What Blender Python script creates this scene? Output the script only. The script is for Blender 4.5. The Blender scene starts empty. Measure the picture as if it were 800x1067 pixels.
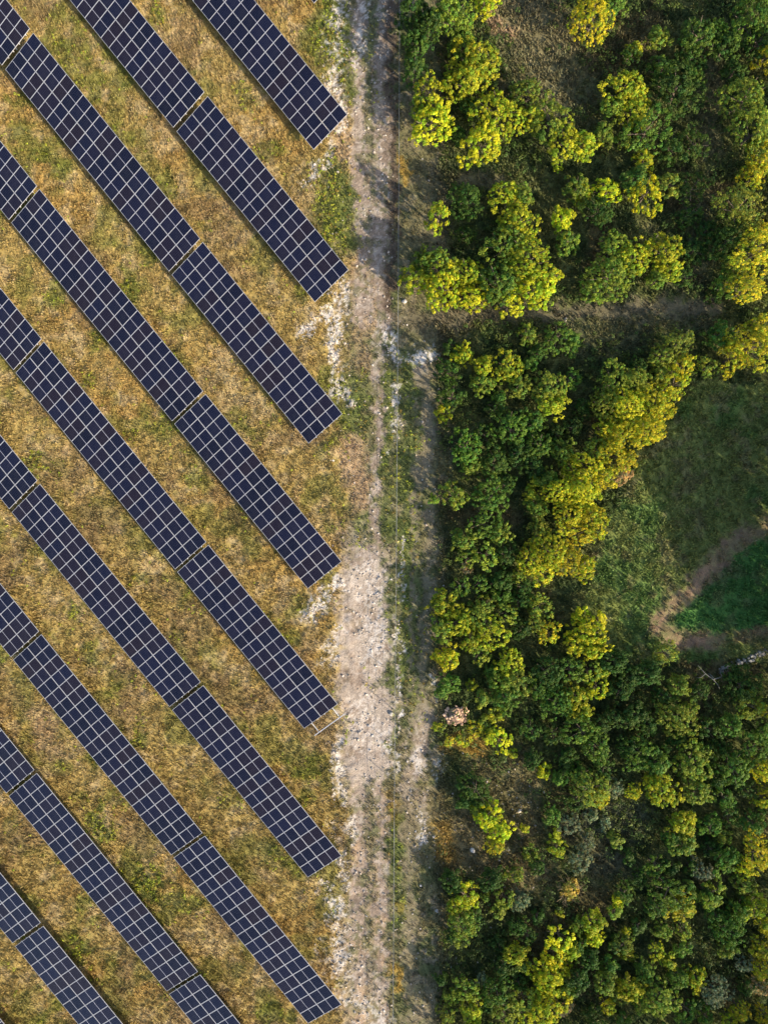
import bpy, math, random
import numpy as np

# ------------------------------------------------------------------ basics
scene = bpy.context.scene
COL = scene.collection
R = math.radians
S = 88.0 / 1067.0          # metres per photograph pixel on the ground
H = 61.0                   # flying height of the camera
rs = np.random.RandomState(11)
rnd = random.Random(5)


def W(px, py, h=0.0):
    f = S * (H - h) / H
    return ((px - 400) * f, (533.5 - py) * f)


def link(o, parent=None):
    COL.objects.link(o)
    if parent:
        o.parent = parent
    return o


def tag(o, label=None, cat=None, group=None, kind=None):
    if label: o['label'] = label
    if cat: o['category'] = cat
    if group: o['group'] = group
    if kind: o['kind'] = kind
    return o


def empty(name, loc, rz=0.0):
    o = bpy.data.objects.new(name, None)
    o.empty_display_size = 0.2
    o.location = loc
    o.rotation_euler = (0, 0, rz)
    return link(o)


def mesh_np(name, V, F, mats, attr=None, smooth=False, midx=None):
    """V (n,3), F (m,k) with constant k; attr (n,3) colours on points"""
    V = np.asarray(V, np.float32); F = np.asarray(F, np.int32)
    me = bpy.data.meshes.new(name)
    m, k = F.shape
    me.vertices.add(len(V)); me.vertices.foreach_set('co', V.ravel())
    me.loops.add(m * k); me.loops.foreach_set('vertex_index', F.ravel())
    me.polygons.add(m)
    me.polygons.foreach_set('loop_start', np.arange(0, m * k, k, dtype=np.int32))
    me.polygons.foreach_set('loop_total', np.full(m, k, np.int32))
    if midx is not None:
        me.polygons.foreach_set('material_index', np.asarray(midx, np.int32))
    me.polygons.foreach_set('use_smooth', np.full(m, smooth, bool))
    me.update(calc_edges=True)
    if attr is not None:
        a = me.color_attributes.new('cover', 'FLOAT_COLOR', 'POINT')
        c = np.ones((len(V), 4), np.float32); c[:, :3] = attr
        a.data.foreach_set('color', c.ravel())
    for mt in (mats if isinstance(mats, (list, tuple)) else [mats]):
        me.materials.append(mt)
    return me


class MB:
    """collects boxes and tubes into one mesh of quads"""
    def __init__(s): s.v = []; s.f = []; s.m = []
    def box(s, x0, x1, y0, y1, z0, z1, m=0):
        b = len(s.v)
        s.v += [(x0, y0, z0), (x1, y0, z0), (x1, y1, z0), (x0, y1, z0), (x0, y0, z1), (x1, y0, z1), (x1, y1, z1), (x0, y1, z1)]
        for q in ((0, 3, 2, 1), (4, 5, 6, 7), (0, 1, 5, 4), (1, 2, 6, 5), (2, 3, 7, 6), (3, 0, 4, 7)):
            s.f.append([b + i for i in q]); s.m.append(m)
    def bar(s, p, q, w, h=None):
        h = h or w
        p = np.array(p, float); q = np.array(q, float)
        d = q - p; d /= np.linalg.norm(d)
        a = np.cross(d, (0, 0, 1)) if abs(d[2]) < .95 else np.array((1., 0, 0))
        a /= np.linalg.norm(a); c = np.cross(a, d)
        b = len(s.v)
        for e in (p, q):
            for sa, sc in ((-1, -1), (1, -1), (1, 1), (-1, 1)):
                s.v.append(tuple(e + a * sa * w / 2 + c * sc * h / 2))
        for q4 in ((0, 1, 2, 3), (7, 6, 5, 4), (0, 4, 5, 1), (1, 5, 6, 2), (2, 6, 7, 3), (3, 7, 4, 0)):
            s.f.append([b + i for i in q4]); s.m.append(0)
    def tube(s, pts, rad, n=6):
        pts = [np.array(p, float) for p in pts]
        b = len(s.v); k = len(pts)
        for i, p in enumerate(pts):
            d = pts[min(i + 1, k - 1)] - pts[max(i - 1, 0)]
            d /= np.linalg.norm(d) + 1e-9
            a = np.cross(d, (0.3, 0.9, 0.1)); a /= np.linalg.norm(a) + 1e-9
            c = np.cross(d, a)
            for j in range(n):
                t = 2 * math.pi * j / n
                s.v.append(tuple(p + rad[i] * (math.cos(t) * a + math.sin(t) * c)))
        for i in range(k - 1):
            for j in range(n):
                j2 = (j + 1) % n
                s.f.append([b + i * n + j, b + i * n + j2, b + (i + 1) * n + j2, b + (i + 1) * n + j]); s.m.append(0)
    def mesh(s, name, mats, smooth=False):
        return mesh_np(name, s.v, s.f, mats, smooth=smooth, midx=s.m)
    def build(s, name, mats, parent=None, smooth=False):
        return link(bpy.data.objects.new(name, s.mesh(name, mats, smooth)), parent)


# ------------------------------------------------------------------ numpy noise
_tab = np.random.RandomState(3).rand(256, 256).astype(np.float32)


def vnoise(x, y, o=0):
    x = x + 31.7 * o + 500; y = y + 17.3 * o + 500
    xi = np.floor(x).astype(int); yi = np.floor(y).astype(int)
    fx = x - xi; fy = y - yi
    fx = fx * fx * (3 - 2 * fx); fy = fy * fy * (3 - 2 * fy)
    a = _tab[xi & 255, yi & 255]; b = _tab[(xi + 1) & 255, yi & 255]
    c = _tab[xi & 255, (yi + 1) & 255]; d = _tab[(xi + 1) & 255, (yi + 1) & 255]
    return (a * (1 - fx) + b * fx) * (1 - fy) + (c * (1 - fx) + d * fx) * fy


def fbm(x, y, sc, o=0, oct=4, g=.55):
    t = 0; amp = 1; tot = 0
    for i in range(oct):
        t = t + amp * vnoise(x / sc, y / sc, o + 7 * i); tot += amp
        amp *= g; sc *= .5
    return t / tot


def sst(a, b, x):
    t = np.clip((x - a) / (b - a), 0, 1)
    return t * t * (3 - 2 * t)


def mixc(c, col, m):
    return c * (1 - m[:, None]) + np.array(col)[None, :] * m[:, None]


# ------------------------------------------------------------------ ground cover map
def dline(X, Y, pts):
    best = np.full(X.shape, 1e9)
    if len(pts) == 1:
        return np.hypot(X - pts[0][0], Y - pts[0][1])
    for (x0, y0), (x1, y1) in zip(pts[:-1], pts[1:]):
        dx, dy = x1 - x0, y1 - y0
        t = np.clip(((X - x0) * dx + (Y - y0) * dy) / (dx * dx + dy * dy), 0, 1)
        best = np.minimum(best, np.hypot(X - x0 - t * dx, Y - y0 - t * dy))
    return best


def inpoly(X, Y, P):
    r = np.zeros(X.shape, bool)
    j = len(P) - 1
    for i in range(len(P)):
        xi, yi = P[i]; xj, yj = P[j]
        c = ((yi > Y) != (yj > Y)) & (X < (xj - xi) * (Y - yi) / (yj - yi + 1e-9) + xi)
        r ^= c; j = i
    return r


# strokes in photograph pixels on the ground: (points, half width, strength)
GRAVEL = [
    ([(374, -60), (374, 130), (378, 250), (378, 330)], 7.5, .95), ([(401, -60), (398, 160), (395, 240), (398, 335)], 10, .95),
    ([(387, -60), (387, 330)], 16, .25), ([(393, 330), (394, 430), (392, 500), (393, 570)], 4.5, .9),
    ([(382, 585), (385, 690)], 20, 1), ([(376, 610), (370, 690), (378, 760), (374, 800)], 23, 1),
    ([(398, 730), (394, 790)], 13, 1), ([(372, 800), (374, 900), (375, 1110)], 8, .95),
    ([(398, 790), (397, 900), (396, 1110)], 6.5, .95), ([(385, 800), (385, 1110)], 14, .22), ([(382, 1000), (378, 1110)], 21, .55), ([(359, 970), (360, 1110)], 8, .5),
    ([(441, 385), (446, 430), (441, 500)], 8, .8), ([(436, 500), (432, 560), (430, 640), (428, 720)], 2.2, .8),
    ([(452, 500), (450, 540), (446, 580), (443, 640), (440, 740), (437, 800)], 4, .75),
    ([(441, 740), (434, 800)], 9, .85), ([(427, 800), (426, 960), (431, 1110)], 7, .6), ([(440, 830), (438, 880)], 5, .75),
    ([(446, 1030), (447, 1110)], 8, .6), ([(365, 560), (372, 600)], 12, .6)]
TAN = [([(366, 465), (378, 520)], 12, .9), ([(373, 275), (386, 335)], 12, .9), ([(352, 120), (362, 160), (374, 170)], 10, .8),  # these three: sunlight falling between the trees, painted onto the road gravel
       ([(372, 345), (378, 385)], 8, .5), ([(42, 745), (56, 780)], 12, .6), ([(127, 790), (131, 815)], 10, .55), ([(510, 8), (518, 26), (528, 36)], 8, .8),  # last stroke: sunlit ground by the clearing, its light painted in
       ([(95, 735), (120, 745)], 9, .4), ([(372, 700), (385, 730)], 12, .5), ([(372, 880), (372, 930)], 8, .6), ([(394, 900), (394, 960)], 6, .6)]
WHITE = [([(354, -20), (351, 50), (346, 95), (354, 130)], 9, .8), ([(376, 10), (373, 70)], 5, .5), ([(322, 190), (338, 165), (358, 128)], 5, .8),
         ([(318, 345), (343, 325), (358, 300)], 8, .8), ([(353, 325), (350, 380), (353, 412)], 7, .85), ([(318, 642), (335, 622), (353, 606)], 8, .85),
         ([(335, 690), (356, 660)], 6, .6), ([(350, 780), (353, 830)], 6, .7), ([(342, 930), (350, 950), (353, 1010)], 9, .7), ([(330, 985), (335, 1000)], 6, .5),
         ([(356, 895), (360, 920)], 6, .6), ([(404, 345), (414, 372)], 6, .9), ([(411, 400), (410, 470)], 3, .9), ([(360, 410), (366, 420)], 4, .8),
         ([(418, 560), (418, 600), (416, 660), (416, 720), (414, 790)], 1.5, .9), ([(432, 372), (446, 368)], 7, .9), ([(398, 765), (412, 800)], 6, .5),
         ([(433, 780), (437, 800)], 6, .5), ([(436, 845), (439, 875)], 3, .6), ([(360, 1030), (400, 1080)], 12, .5), ([(453, 705), (456, 725)], 3, .7), ([(456, 790), (457, 805)], 3, .6),
         ([(385, 600), (388, 680)], 14, .45), ([(375, 740), (378, 770)], 14, .4), ([(365, 850), (364, 880)], 5, .6), ([(345, 860), (352, 880)], 5, .4)]
GREEN = [([(153, 922)], 17, 1), ([(82, 990)], 13, 1), ([(98, 850), (108, 872)], 10, .9), ([(145, 768)], 9, .9), ([(163, 14)], 8, .8), ([(150, 600)], 8, .7),
         ([(135, 300)], 8, .6), ([(258, 352)], 8, .6), ([(90, 395)], 8, .7), ([(35, 480)], 9, .8), ([(75, 640)], 9, .8), ([(285, 890)], 12, .5), ([(65, 880)], 8, .5),
         ([(350, 180), (352, 245)], 20, .95), ([(345, 10), (340, 70)], 13, .7), ([(362, 20), (362, 110)], 6, .9), ([(340, 215), (348, 255)], 14, .8), ([(370, 400), (365, 450)], 15, .8), ([(404, 385), (404, 560)], 6, .7), ([(424, 375), (424, 560), (424, 700)], 10, .85),
         ([(375, 545), (368, 570)], 8, .7), ([(406, 600), (407, 780)], 4, .8), ([(437, 600), (436, 760)], 9, .5), ([(415, 850), (413, 960)], 6, .7), ([(385, 700), (383, 718)], 5, .7),
         ([(362, 750), (358, 780)], 8, .5), ([(335, 470), (350, 455)], 8, .6), ([(365, 60), (364, 120)], 7, .6), ([(387, 20), (388, 130)], 5, .5), ([(250, 90), (262, 105)], 8, .5),
         ([(192, 690), (184, 665)], 8, .5), ([(208, 470), (200, 500)], 8, .5), ([(330, 30), (336, 60)], 8, .5), ([(60, 120), (70, 135)], 7, .4), ([(240, 840), (250, 800)], 9, .4)]
PATHB = [([(420, 336), (560, 326), (650, 322), (745, 321)], 9, .9), ([(441, 170), (465, 205), (455, 330)], 6, .6), ([(480, 185), (520, 190)], 8, .5)]
CLEAR = [([(428, 140), (445, 250)], 22, .7), ([(425, 348), (470, 345)], 12, .6), ([(480, 187), (520, 192)], 9, .7), ([(620, 335), (735, 335)], 10, .6), ([(675, 235), (710, 300)], 9, .5), ([(742, 60), (735, 130), (738, 160)], 12, .7), ([(728, 200), (725, 290)], 11, .6),([(545, 10), (570, 60), (575, 100)], 38, .9), ([(430, 165), (440, 230)], 22, .6), ([(600, 350), (660, 345)], 22, .5)]
RIM = [([(812, 540), (765, 568), (735, 596), (712, 622), (682, 655), (708, 666), (740, 668)], 9, .95), ([(770, 662), (830, 655)], 6, .6), ([(700, 600), (690, 640)], 4, .5)]
SCRUB = [([(425, 840), (480, 880), (545, 905)], 30, .9), ([(540, 800), (548, 870)], 20, .8), ([(500, 800), (530, 830)], 14, .7)]
GOLD = [([(470, 772), (500, 780)], 11, .9), ([(458, 860), (466, 890)], 9, .6), ([(414, 945)], 5, .9), ([(414, 1010), (416, 1030)], 6, .8), ([(418, 165), (420, 185)], 4, .9), ([(404, 830), (408, 850)], 6, .5)]  # golden grass; the spot beside the upper fence is painted sunlight
GREYG = [([(612, 860), (650, 855)], 22, .8), ([(620, 905), (640, 900)], 16, .6)]
MEADOW = [(840, 400), (772, 402), (735, 392), (700, 428), (668, 478), (640, 535), (618, 600), (600, 645), (640, 690), (700, 690), (800, 688), (840, 680)]
LAWN = [(830, 545), (790, 562), (752, 592), (720, 626), (700, 652), (735, 662), (775, 655), (830, 650)]


def covers(x, y):
    """ground cover: albedo and class masks at world x, y (arrays)"""
    PX = x / S + 400; PY = 533.5 - y / S
    w1 = fbm(x, y, 1.3, 1, 4, .8) - .5; w2 = fbm(x, y, 1.3, 9, 4, .8) - .5
    X = PX + 26 * w1; Y = PY + 26 * w2
    nb = fbm(x, y, 4.5, 20); nm = fbm(x, y, 1.3, 30, 4); nf = fbm(x, y, .45, 40, 3, .7); nv = fbm(x, y, 9, 50, 3); ng = fbm(x, y, .25, 60, 2, .7)

    def mask(L, soft=.55, rough=.9):
        m = np.zeros(x.shape)
        for pts, w, s in L:
            d = dline(X, Y, pts) / w
            e = d + (nf - .5) * 1.6 * rough
            m = np.maximum(m, s * (1 - sst(1 - soft, 1 + soft, e)))
        return m
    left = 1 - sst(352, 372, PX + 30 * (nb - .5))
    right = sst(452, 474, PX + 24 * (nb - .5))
    n = len(x)
    c = np.tile(np.array((.295, .220, .080)), (n, 1))                     # dry grass
    c = mixc(c, (.310, .195, .062), sst(.50, .66, nb) * .5)               # rusty dry grass
    c = mixc(c, (.370, .285, .150), sst(.50, .66, fbm(x, y, 1.1, 71)) * .75)   # bleached straw
    c = mixc(c, (.180, .168, .046), sst(.53, .68, fbm(x, y, 2.6, 77)) * .75)   # olive tufts
    c = mixc(c, (.120, .140, .026), sst(.60, .72, fbm(x, y, 3.1, 83)) * .65)    # green weeds
    c = mixc(c, (.210, .145, .075), sst(.56, .70, fbm(x, y, 3.8, 131)) * .6)
    verge = np.tile(np.array((.165, .150, .075)), (n, 1))
    verge = mixc(verge, (.105, .115, .050), sst(.48, .62, nm))
    verge = mixc(verge, (.260, .215, .140), sst(.55, .68, fbm(x, y, .8, 91)) * .8)
    c = c * left[:, None] + verge * (1 - left[:, None])
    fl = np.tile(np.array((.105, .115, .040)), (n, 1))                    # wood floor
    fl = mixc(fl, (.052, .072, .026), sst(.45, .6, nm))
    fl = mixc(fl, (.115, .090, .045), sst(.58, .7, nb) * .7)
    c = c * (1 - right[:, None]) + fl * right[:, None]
    md = inpoly(PX + 20 * w1, PY + 20 * w2, MEADOW)
    mc = np.tile(np.array((.150, .178, .052)), (n, 1))
    mc = mixc(mc, (.090, .155, .040), sst(.5, .62, nb) * .8)
    mc = mixc(mc, (.195, .168, .085), sst(.54, .68, fbm(x, y, 1.0, 97)) * .55)
    c = np.where(md[:, None], mc, c)
    lw = inpoly(PX + 14 * w1, PY + 14 * w2, LAWN)
    lc = np.tile(np.array((.070, .165, .042)), (n, 1)); lc = mixc(lc, (.100, .150, .052), sst(.5, .65, nm))
    c = np.where(lw[:, None], lc, c)
    mcl = mask(CLEAR, .7); c = mixc(c, (.165, .145, .078), mcl * .9)
    msc = mask(SCRUB, .7); c = mixc(c, (.170, .140, .070), msc)
    c = mixc(c, (.110, .115, .070), mask(GREYG, .7))
    mp = mask(PATHB); c = mixc(c, (.125, .108, .068), mp)
    mr = mask(RIM, .9, .8); c = mixc(c, (.200, .130, .088), mr * (.75 + .25 * sst(.4, .6, nm)))
    mgold = mask(GOLD); c = mixc(c, (.380, .250, .060), mgold)
    mg = mask(GREEN, .7, 1.2); c = mixc(c, (.110, .140, .036), mg * .85)
    mt = mask(TAN, .7); c = mixc(c, (.370, .260, .155), mt)
    mv = mask(GRAVEL, .5, .9)
    gc = np.tile(np.array((.265, .205, .160)), (n, 1))
    gc = mixc(gc, (.230, .180, .145), sst(.48, .62, nm) * .8)
    gc = mixc(gc, (.355, .295, .245), sst(.52, .66, fbm(x, y, .9, 101)) * .7)
    gc = mixc(gc, (.195, .145, .110), sst(394, 404, PX) * (1 - sst(412, 416, PX)) * (1 - sst(330, 350, PY)) * .75)  # tree shade on the upper road's right side, painted as browner gravel
    gc = mixc(gc, (.400, .275, .170), sst(.48, .62, fbm(x, y, 2.2, 117)) * sst(820, 860, PY) * .7)
    gc = mixc(gc, (.110, .110, .050), sst(.55, .64, fbm(x, y, .8, 107, 4, .7)) * (.7 - .5 * sst(570, 610, PY) * (1 - sst(790, 830, PY))))
    gc = mixc(gc, (.140, .105, .080), sst(.56, .7, fbm(x, y, .3, 119, 2)) * .55)
    gc = mixc(gc, (.480, .420, .370), sst(.60, .7, fbm(x, y, .3, 121, 2)) * .4)
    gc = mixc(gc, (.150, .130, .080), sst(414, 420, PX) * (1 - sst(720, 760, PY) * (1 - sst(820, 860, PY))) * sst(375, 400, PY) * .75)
    gc = mixc(gc, (.372, .310, .256), sst(560, 600, PY) * (1 - sst(800, 850, PY)) * (1 - sst(410, 418, PX)) * .7 * sst(.34, .5, nm))
    c = c * (1 - mv[:, None]) + gc * mv[:, None]
    md_ = mask([([(408, -60), (409, 160), (408, 325)], 4.5, .9)], .5, .6); c = mixc(c, (.110, .080, .058), md_)  # tree shadow along the upper road's right edge, painted as a dark strip
    mw = mask(WHITE, .6, 1.5); c = mixc(c, (.600, .560, .520), mw * sst(.44, .62, ng + .13 * mw) * sst(.30, .50, fbm(x, y, .7, 113, 3, .7)))
    c = c * (.74 + .52 * ng)[:, None] * (.80 + .40 * nf)[:, None]
    return dict(c=np.clip(c, .008, .8), left=left, right=right, meadow=md | lw, gravel=mv, white=mw, green=mg, rim=mr, path=mp, gold=mgold, scrub=msc, tan=mt, clear=mcl, PX=PX, PY=PY, nb=nb, lawn=lw)


def hgt(x, y):
    PX = x / S + 400
    e = sst(-44, -40, x) * (1 - sst(42, 46, x)) * sst(-52, -48, y) * (1 - sst(48, 52, y))
    gr = 1 - .75 * sst(360, 380, PX) * (1 - sst(440, 465, PX))
    return e * ((fbm(x, y, .8, 5, 3, .6) - .5) * .22 * gr + (fbm(x, y, 7, 8, 3) - .5) * .5 * sst(368, 350, PX) * 0 + (fbm(x, y, 6, 8, 3) - .5) * .25 - .05)


# ------------------------------------------------------------------ materials
def mat(name):
    m = bpy.data.materials.new(name); m.use_nodes = True
    n = m.node_tree; b = n.nodes['Principled BSDF']
    return m, n, b


def ground_mat(name, bump=.5):
    m, n, b = mat(name)
    at = n.nodes.new('ShaderNodeAttribute'); at.attribute_name = 'cover'
    g = n.nodes.new('ShaderNodeNewGeometry')
    nz = n.nodes.new('ShaderNodeTexNoise'); nz.inputs['Scale'].default_value = 9; nz.inputs['Detail'].default_value = 6; nz.inputs['Roughness'].default_value = .75
    n.links.new(g.outputs['Position'], nz.inputs['Vector'])
    mr = n.nodes.new('ShaderNodeMapRange'); mr.inputs[1].default_value = .3; mr.inputs[2].default_value = .7; mr.inputs[3].default_value = .55; mr.inputs[4].default_value = 1.45
    n.links.new(nz.outputs['Fac'], mr.inputs[0])
    mx = n.nodes.new('ShaderNodeMix'); mx.data_type = 'RGBA'; mx.blend_type = 'MULTIPLY'; mx.inputs[0].default_value = 1
    n.links.new(at.outputs['Color'], mx.inputs[6]); n.links.new(mr.outputs[0], mx.inputs[7])
    n.links.new(mx.outputs[2], b.inputs['Base Color'])
    bp = n.nodes.new('ShaderNodeBump'); bp.inputs['Strength'].default_value = bump; bp.inputs['Distance'].default_value = .12
    n.links.new(nz.outputs['Fac'], bp.inputs['Height']); n.links.new(bp.outputs['Normal'], b.inputs['Normal'])
    b.inputs['Roughness'].default_value = 1; b.inputs['Specular IOR Level'].default_value = .05
    return m


def leaf_mat(name, objcol, trans=.35):
    m, n, b = mat(name)
    at = n.nodes.new('ShaderNodeAttribute'); at.attribute_name = 'cover'
    out = n.nodes['Material Output']
    src = at.outputs['Color']
    if objcol:
        oi = n.nodes.new('ShaderNodeObjectInfo')
        mx = n.nodes.new('ShaderNodeMix'); mx.data_type = 'RGBA'; mx.blend_type = 'MULTIPLY'; mx.inputs[0].default_value = 1
        n.links.new(oi.outputs['Color'], mx.inputs[6]); n.links.new(at.outputs['Color'], mx.inputs[7])
        src = mx.outputs[2]
    g = n.nodes.new('ShaderNodeNewGeometry')
    nz = n.nodes.new('ShaderNodeTexNoise'); nz.inputs['Scale'].default_value = 14; nz.inputs['Detail'].default_value = 2
    n.links.new(g.outputs['Position'], nz.inputs['Vector'])
    mr = n.nodes.new('ShaderNodeMapRange'); mr.inputs[1].default_value = .3; mr.inputs[2].default_value = .7; mr.inputs[3].default_value = .7; mr.inputs[4].default_value = 1.3
    n.links.new(nz.outputs['Fac'], mr.inputs[0])
    m2 = n.nodes.new('ShaderNodeMix'); m2.data_type = 'RGBA'; m2.blend_type = 'MULTIPLY'; m2.inputs[0].default_value = 1
    n.links.new(src, m2.inputs[6]); n.links.new(mr.outputs[0], m2.inputs[7])
    n.links.new(m2.outputs[2], b.inputs['Base Color'])
    b.inputs['Roughness'].default_value = .6; b.inputs['Specular IOR Level'].default_value = .2
    t = n.nodes.new('ShaderNodeBsdfTranslucent'); n.links.new(m2.outputs[2], t.inputs['Color'])
    ms = n.nodes.new('ShaderNodeMixShader'); ms.inputs[0].default_value = trans
    n.links.new(b.outputs[0], ms.inputs[1]); n.links.new(t.outputs[0], ms.inputs[2])
    n.links.new(ms.outputs[0], out.inputs['Surface'])
    return m


def plain(name, col, rough=.6, metal=0., var=.25, scale=6):
    m, n, b = mat(name)
    tc = n.nodes.new('ShaderNodeTexCoord')
    nz = n.nodes.new('ShaderNodeTexNoise'); nz.inputs['Scale'].default_value = scale; nz.inputs['Detail'].default_value = 5
    n.links.new(tc.outputs['Object'], nz.inputs['Vector'])
    oi = n.nodes.new('ShaderNodeObjectInfo')
    rr = n.nodes.new('ShaderNodeMath'); rr.operation = 'MULTIPLY_ADD'; rr.inputs[1].default_value = .3; rr.inputs[2].default_value = -.15
    n.links.new(oi.outputs['Random'], rr.inputs[0])
    ad = n.nodes.new('ShaderNodeMath'); n.links.new(nz.outputs['Fac'], ad.inputs[0]); n.links.new(rr.outputs[0], ad.inputs[1])
    cr = n.nodes.new('ShaderNodeValToRGB')
    cr.color_ramp.elements[0].position = .3; cr.color_ramp.elements[1].position = .7
    cr.color_ramp.elements[0].color = (*[c * (1 - var) for c in col], 1)
    cr.color_ramp.elements[1].color = (*[min(1, c * (1 + var)) for c in col], 1)
    n.links.new(ad.outputs[0], cr.inputs[0]); n.links.new(cr.outputs[0], b.inputs['Base Color'])
    b.inputs['Roughness'].default_value = rough; b.inputs['Metallic'].default_value = metal
    return m


def pv_mat():
    """dark solar cells: fine pale gaps between cells, a wider pale seam across the middle; module local coordinates"""
    m, n, b = mat('solar_cells')
    N = n.nodes.new; L = n.links.new
    tc = N('ShaderNodeTexCoord'); sp = N('ShaderNodeSeparateXYZ'); L(tc.outputs['Object'], sp.inputs[0])

    def line(sock, pitch, half):
        a = N('ShaderNodeMath'); a.operation = 'DIVIDE'; L(sock, a.inputs[0]); a.inputs[1].default_value = pitch
        f = N('ShaderNodeMath'); f.operation = 'FRACT'; L(a.outputs[0], f.inputs[0])
        p = N('ShaderNodeMath'); p.operation = 'PINGPONG'; L(f.outputs[0], p.inputs[0]); p.inputs[1].default_value = .5
        c = N('ShaderNodeMath'); c.operation = 'LESS_THAN'; L(p.outputs[0], c.inputs[0]); c.inputs[1].default_value = half / pitch
        return c.outputs[0]
    lx = line(sp.outputs[0], .1633, .004); ly = line(sp.outputs[1], .0915, .0028)
    mid = N('ShaderNodeMath'); mid.operation = 'COMPARE'; L(sp.outputs[1], mid.inputs[0]); mid.inputs[1].default_value = 0; mid.inputs[2].default_value = .017
    o1 = N('ShaderNodeMath'); o1.operation = 'MAXIMUM'; L(lx, o1.inputs[0]); L(ly, o1.inputs[1])
    oi = N('ShaderNodeObjectInfo')
    nz = N('ShaderNodeTexNoise'); nz.inputs['Scale'].default_value = 1.1; L(tc.outputs['Object'], nz.inputs['Vector'])
    wn = N('ShaderNodeTexWhiteNoise'); wn.noise_dimensions = '1D'; L(oi.outputs['Random'], wn.inputs['W'])
    cr = N('ShaderNodeValToRGB'); L(wn.outputs['Value'], cr.inputs[0])
    e = cr.color_ramp.elements
    e[0].color = (.0030, .0042, .0140, 1); e[1].color = (.0105, .0070, .0130, 1)
    k = cr.color_ramp.elements.new(.5); k.color = (.0055, .0072, .0240, 1)
    m1 = N('ShaderNodeMix'); m1.data_type = 'RGBA'; L(o1.outputs[0], m1.inputs[0]); L(cr.outputs[0], m1.inputs[6]); m1.inputs[7].default_value = (.045, .048, .075, 1)
    m2 = N('ShaderNodeMix'); m2.data_type = 'RGBA'; L(mid.outputs[0], m2.inputs[0]); L(m1.outputs[2], m2.inputs[6]); m2.inputs[7].default_value = (.40, .40, .46, 1)
    du = N('ShaderNodeMix'); du.data_type = 'RGBA'; du.inputs[7].default_value = (.12, .11, .10, 1)
    dm = N('ShaderNodeMapRange'); dm.inputs[1].default_value = .45; dm.inputs[2].default_value = .75; dm.inputs[3].default_value = 0; dm.inputs[4].default_value = .05
    L(nz.outputs['Fac'], dm.inputs[0]); L(dm.outputs[0], du.inputs[0]); L(m2.outputs[2], du.inputs[6])
    L(du.outputs[2], b.inputs['Base Color'])
    b.inputs['Roughness'].default_value = .12; b.inputs['IOR'].default_value = 1.45
    b.inputs['Specular IOR Level'].default_value = .22
    return m


M_ground = ground_mat('ground_cover')
M_tuft = leaf_mat('grass_blades', False, .25)
M_weed = leaf_mat('weed_leaves', False, .3)
M_leaf = leaf_mat('leaves', True, .42)
M_bark = plain('bark', (.12, .09, .065), .9, 0, .4)
M_twig = plain('bare_twigs', (.34, .25, .13), .9, 0, .35)
M_pale = plain('pale_branch', (.17, .16, .14), .9, 0, .25)
M_stone = plain('limestone', (.40, .37, .33), .95, 0, .35, 3)
M_wall = plain('weathered_wall_stone', (.26, .25, .23), .95, 0, .5, 2)
M_heap = plain('pinkish_rubble', (.58, .37, .24), .95, 0, .45, 4)
M_alu = plain('aluminium_frame', (.46, .455, .47), .45, .25, .08)
M_steel = plain('galvanised_steel', (.60, .60, .60), .5, .25, .15)
M_post = plain('fence_post', (.20, .18, .15), .8, 0, .3)
M_wire = plain('fence_wire', (.26, .26, .25), .55, .6, .15)
M_back = plain('panel_backsheet', (.55, .55, .56), .6, 0, .05)
M_pv = pv_mat()

# ------------------------------------------------------------------ the ground, split along the edges of the tracks and meadow
GX0, GX1, GY0, GY1, GS = -37.0, 40.0, -49.0, 49.0, .125
xs = np.arange(GX0, GX1 + GS / 2, GS); ys = np.arange(GY0, GY1 + GS / 2, GS)
gx, gy = np.meshgrid(xs, ys); nx, ny = len(xs), len(ys)
fxv, fyv = gx.ravel(), gy.ravel()
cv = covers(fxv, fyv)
gz = hgt(fxv, fyv)
edge = np.minimum(np.minimum(fxv - GX0, GX1 - fxv), np.minimum(fyv - GY0, GY1 - fyv))
gz = gz * np.clip(edge / 1.5, 0, 1)
GZ = gz.reshape(ny, nx)


def zat(x, y):
    i = np.clip(np.round((np.asarray(x) - GX0) / GS).astype(int), 0, nx - 1)
    j = np.clip(np.round((np.asarray(y) - GY0) / GS).astype(int), 0, ny - 1)
    return GZ[j, i]


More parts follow.
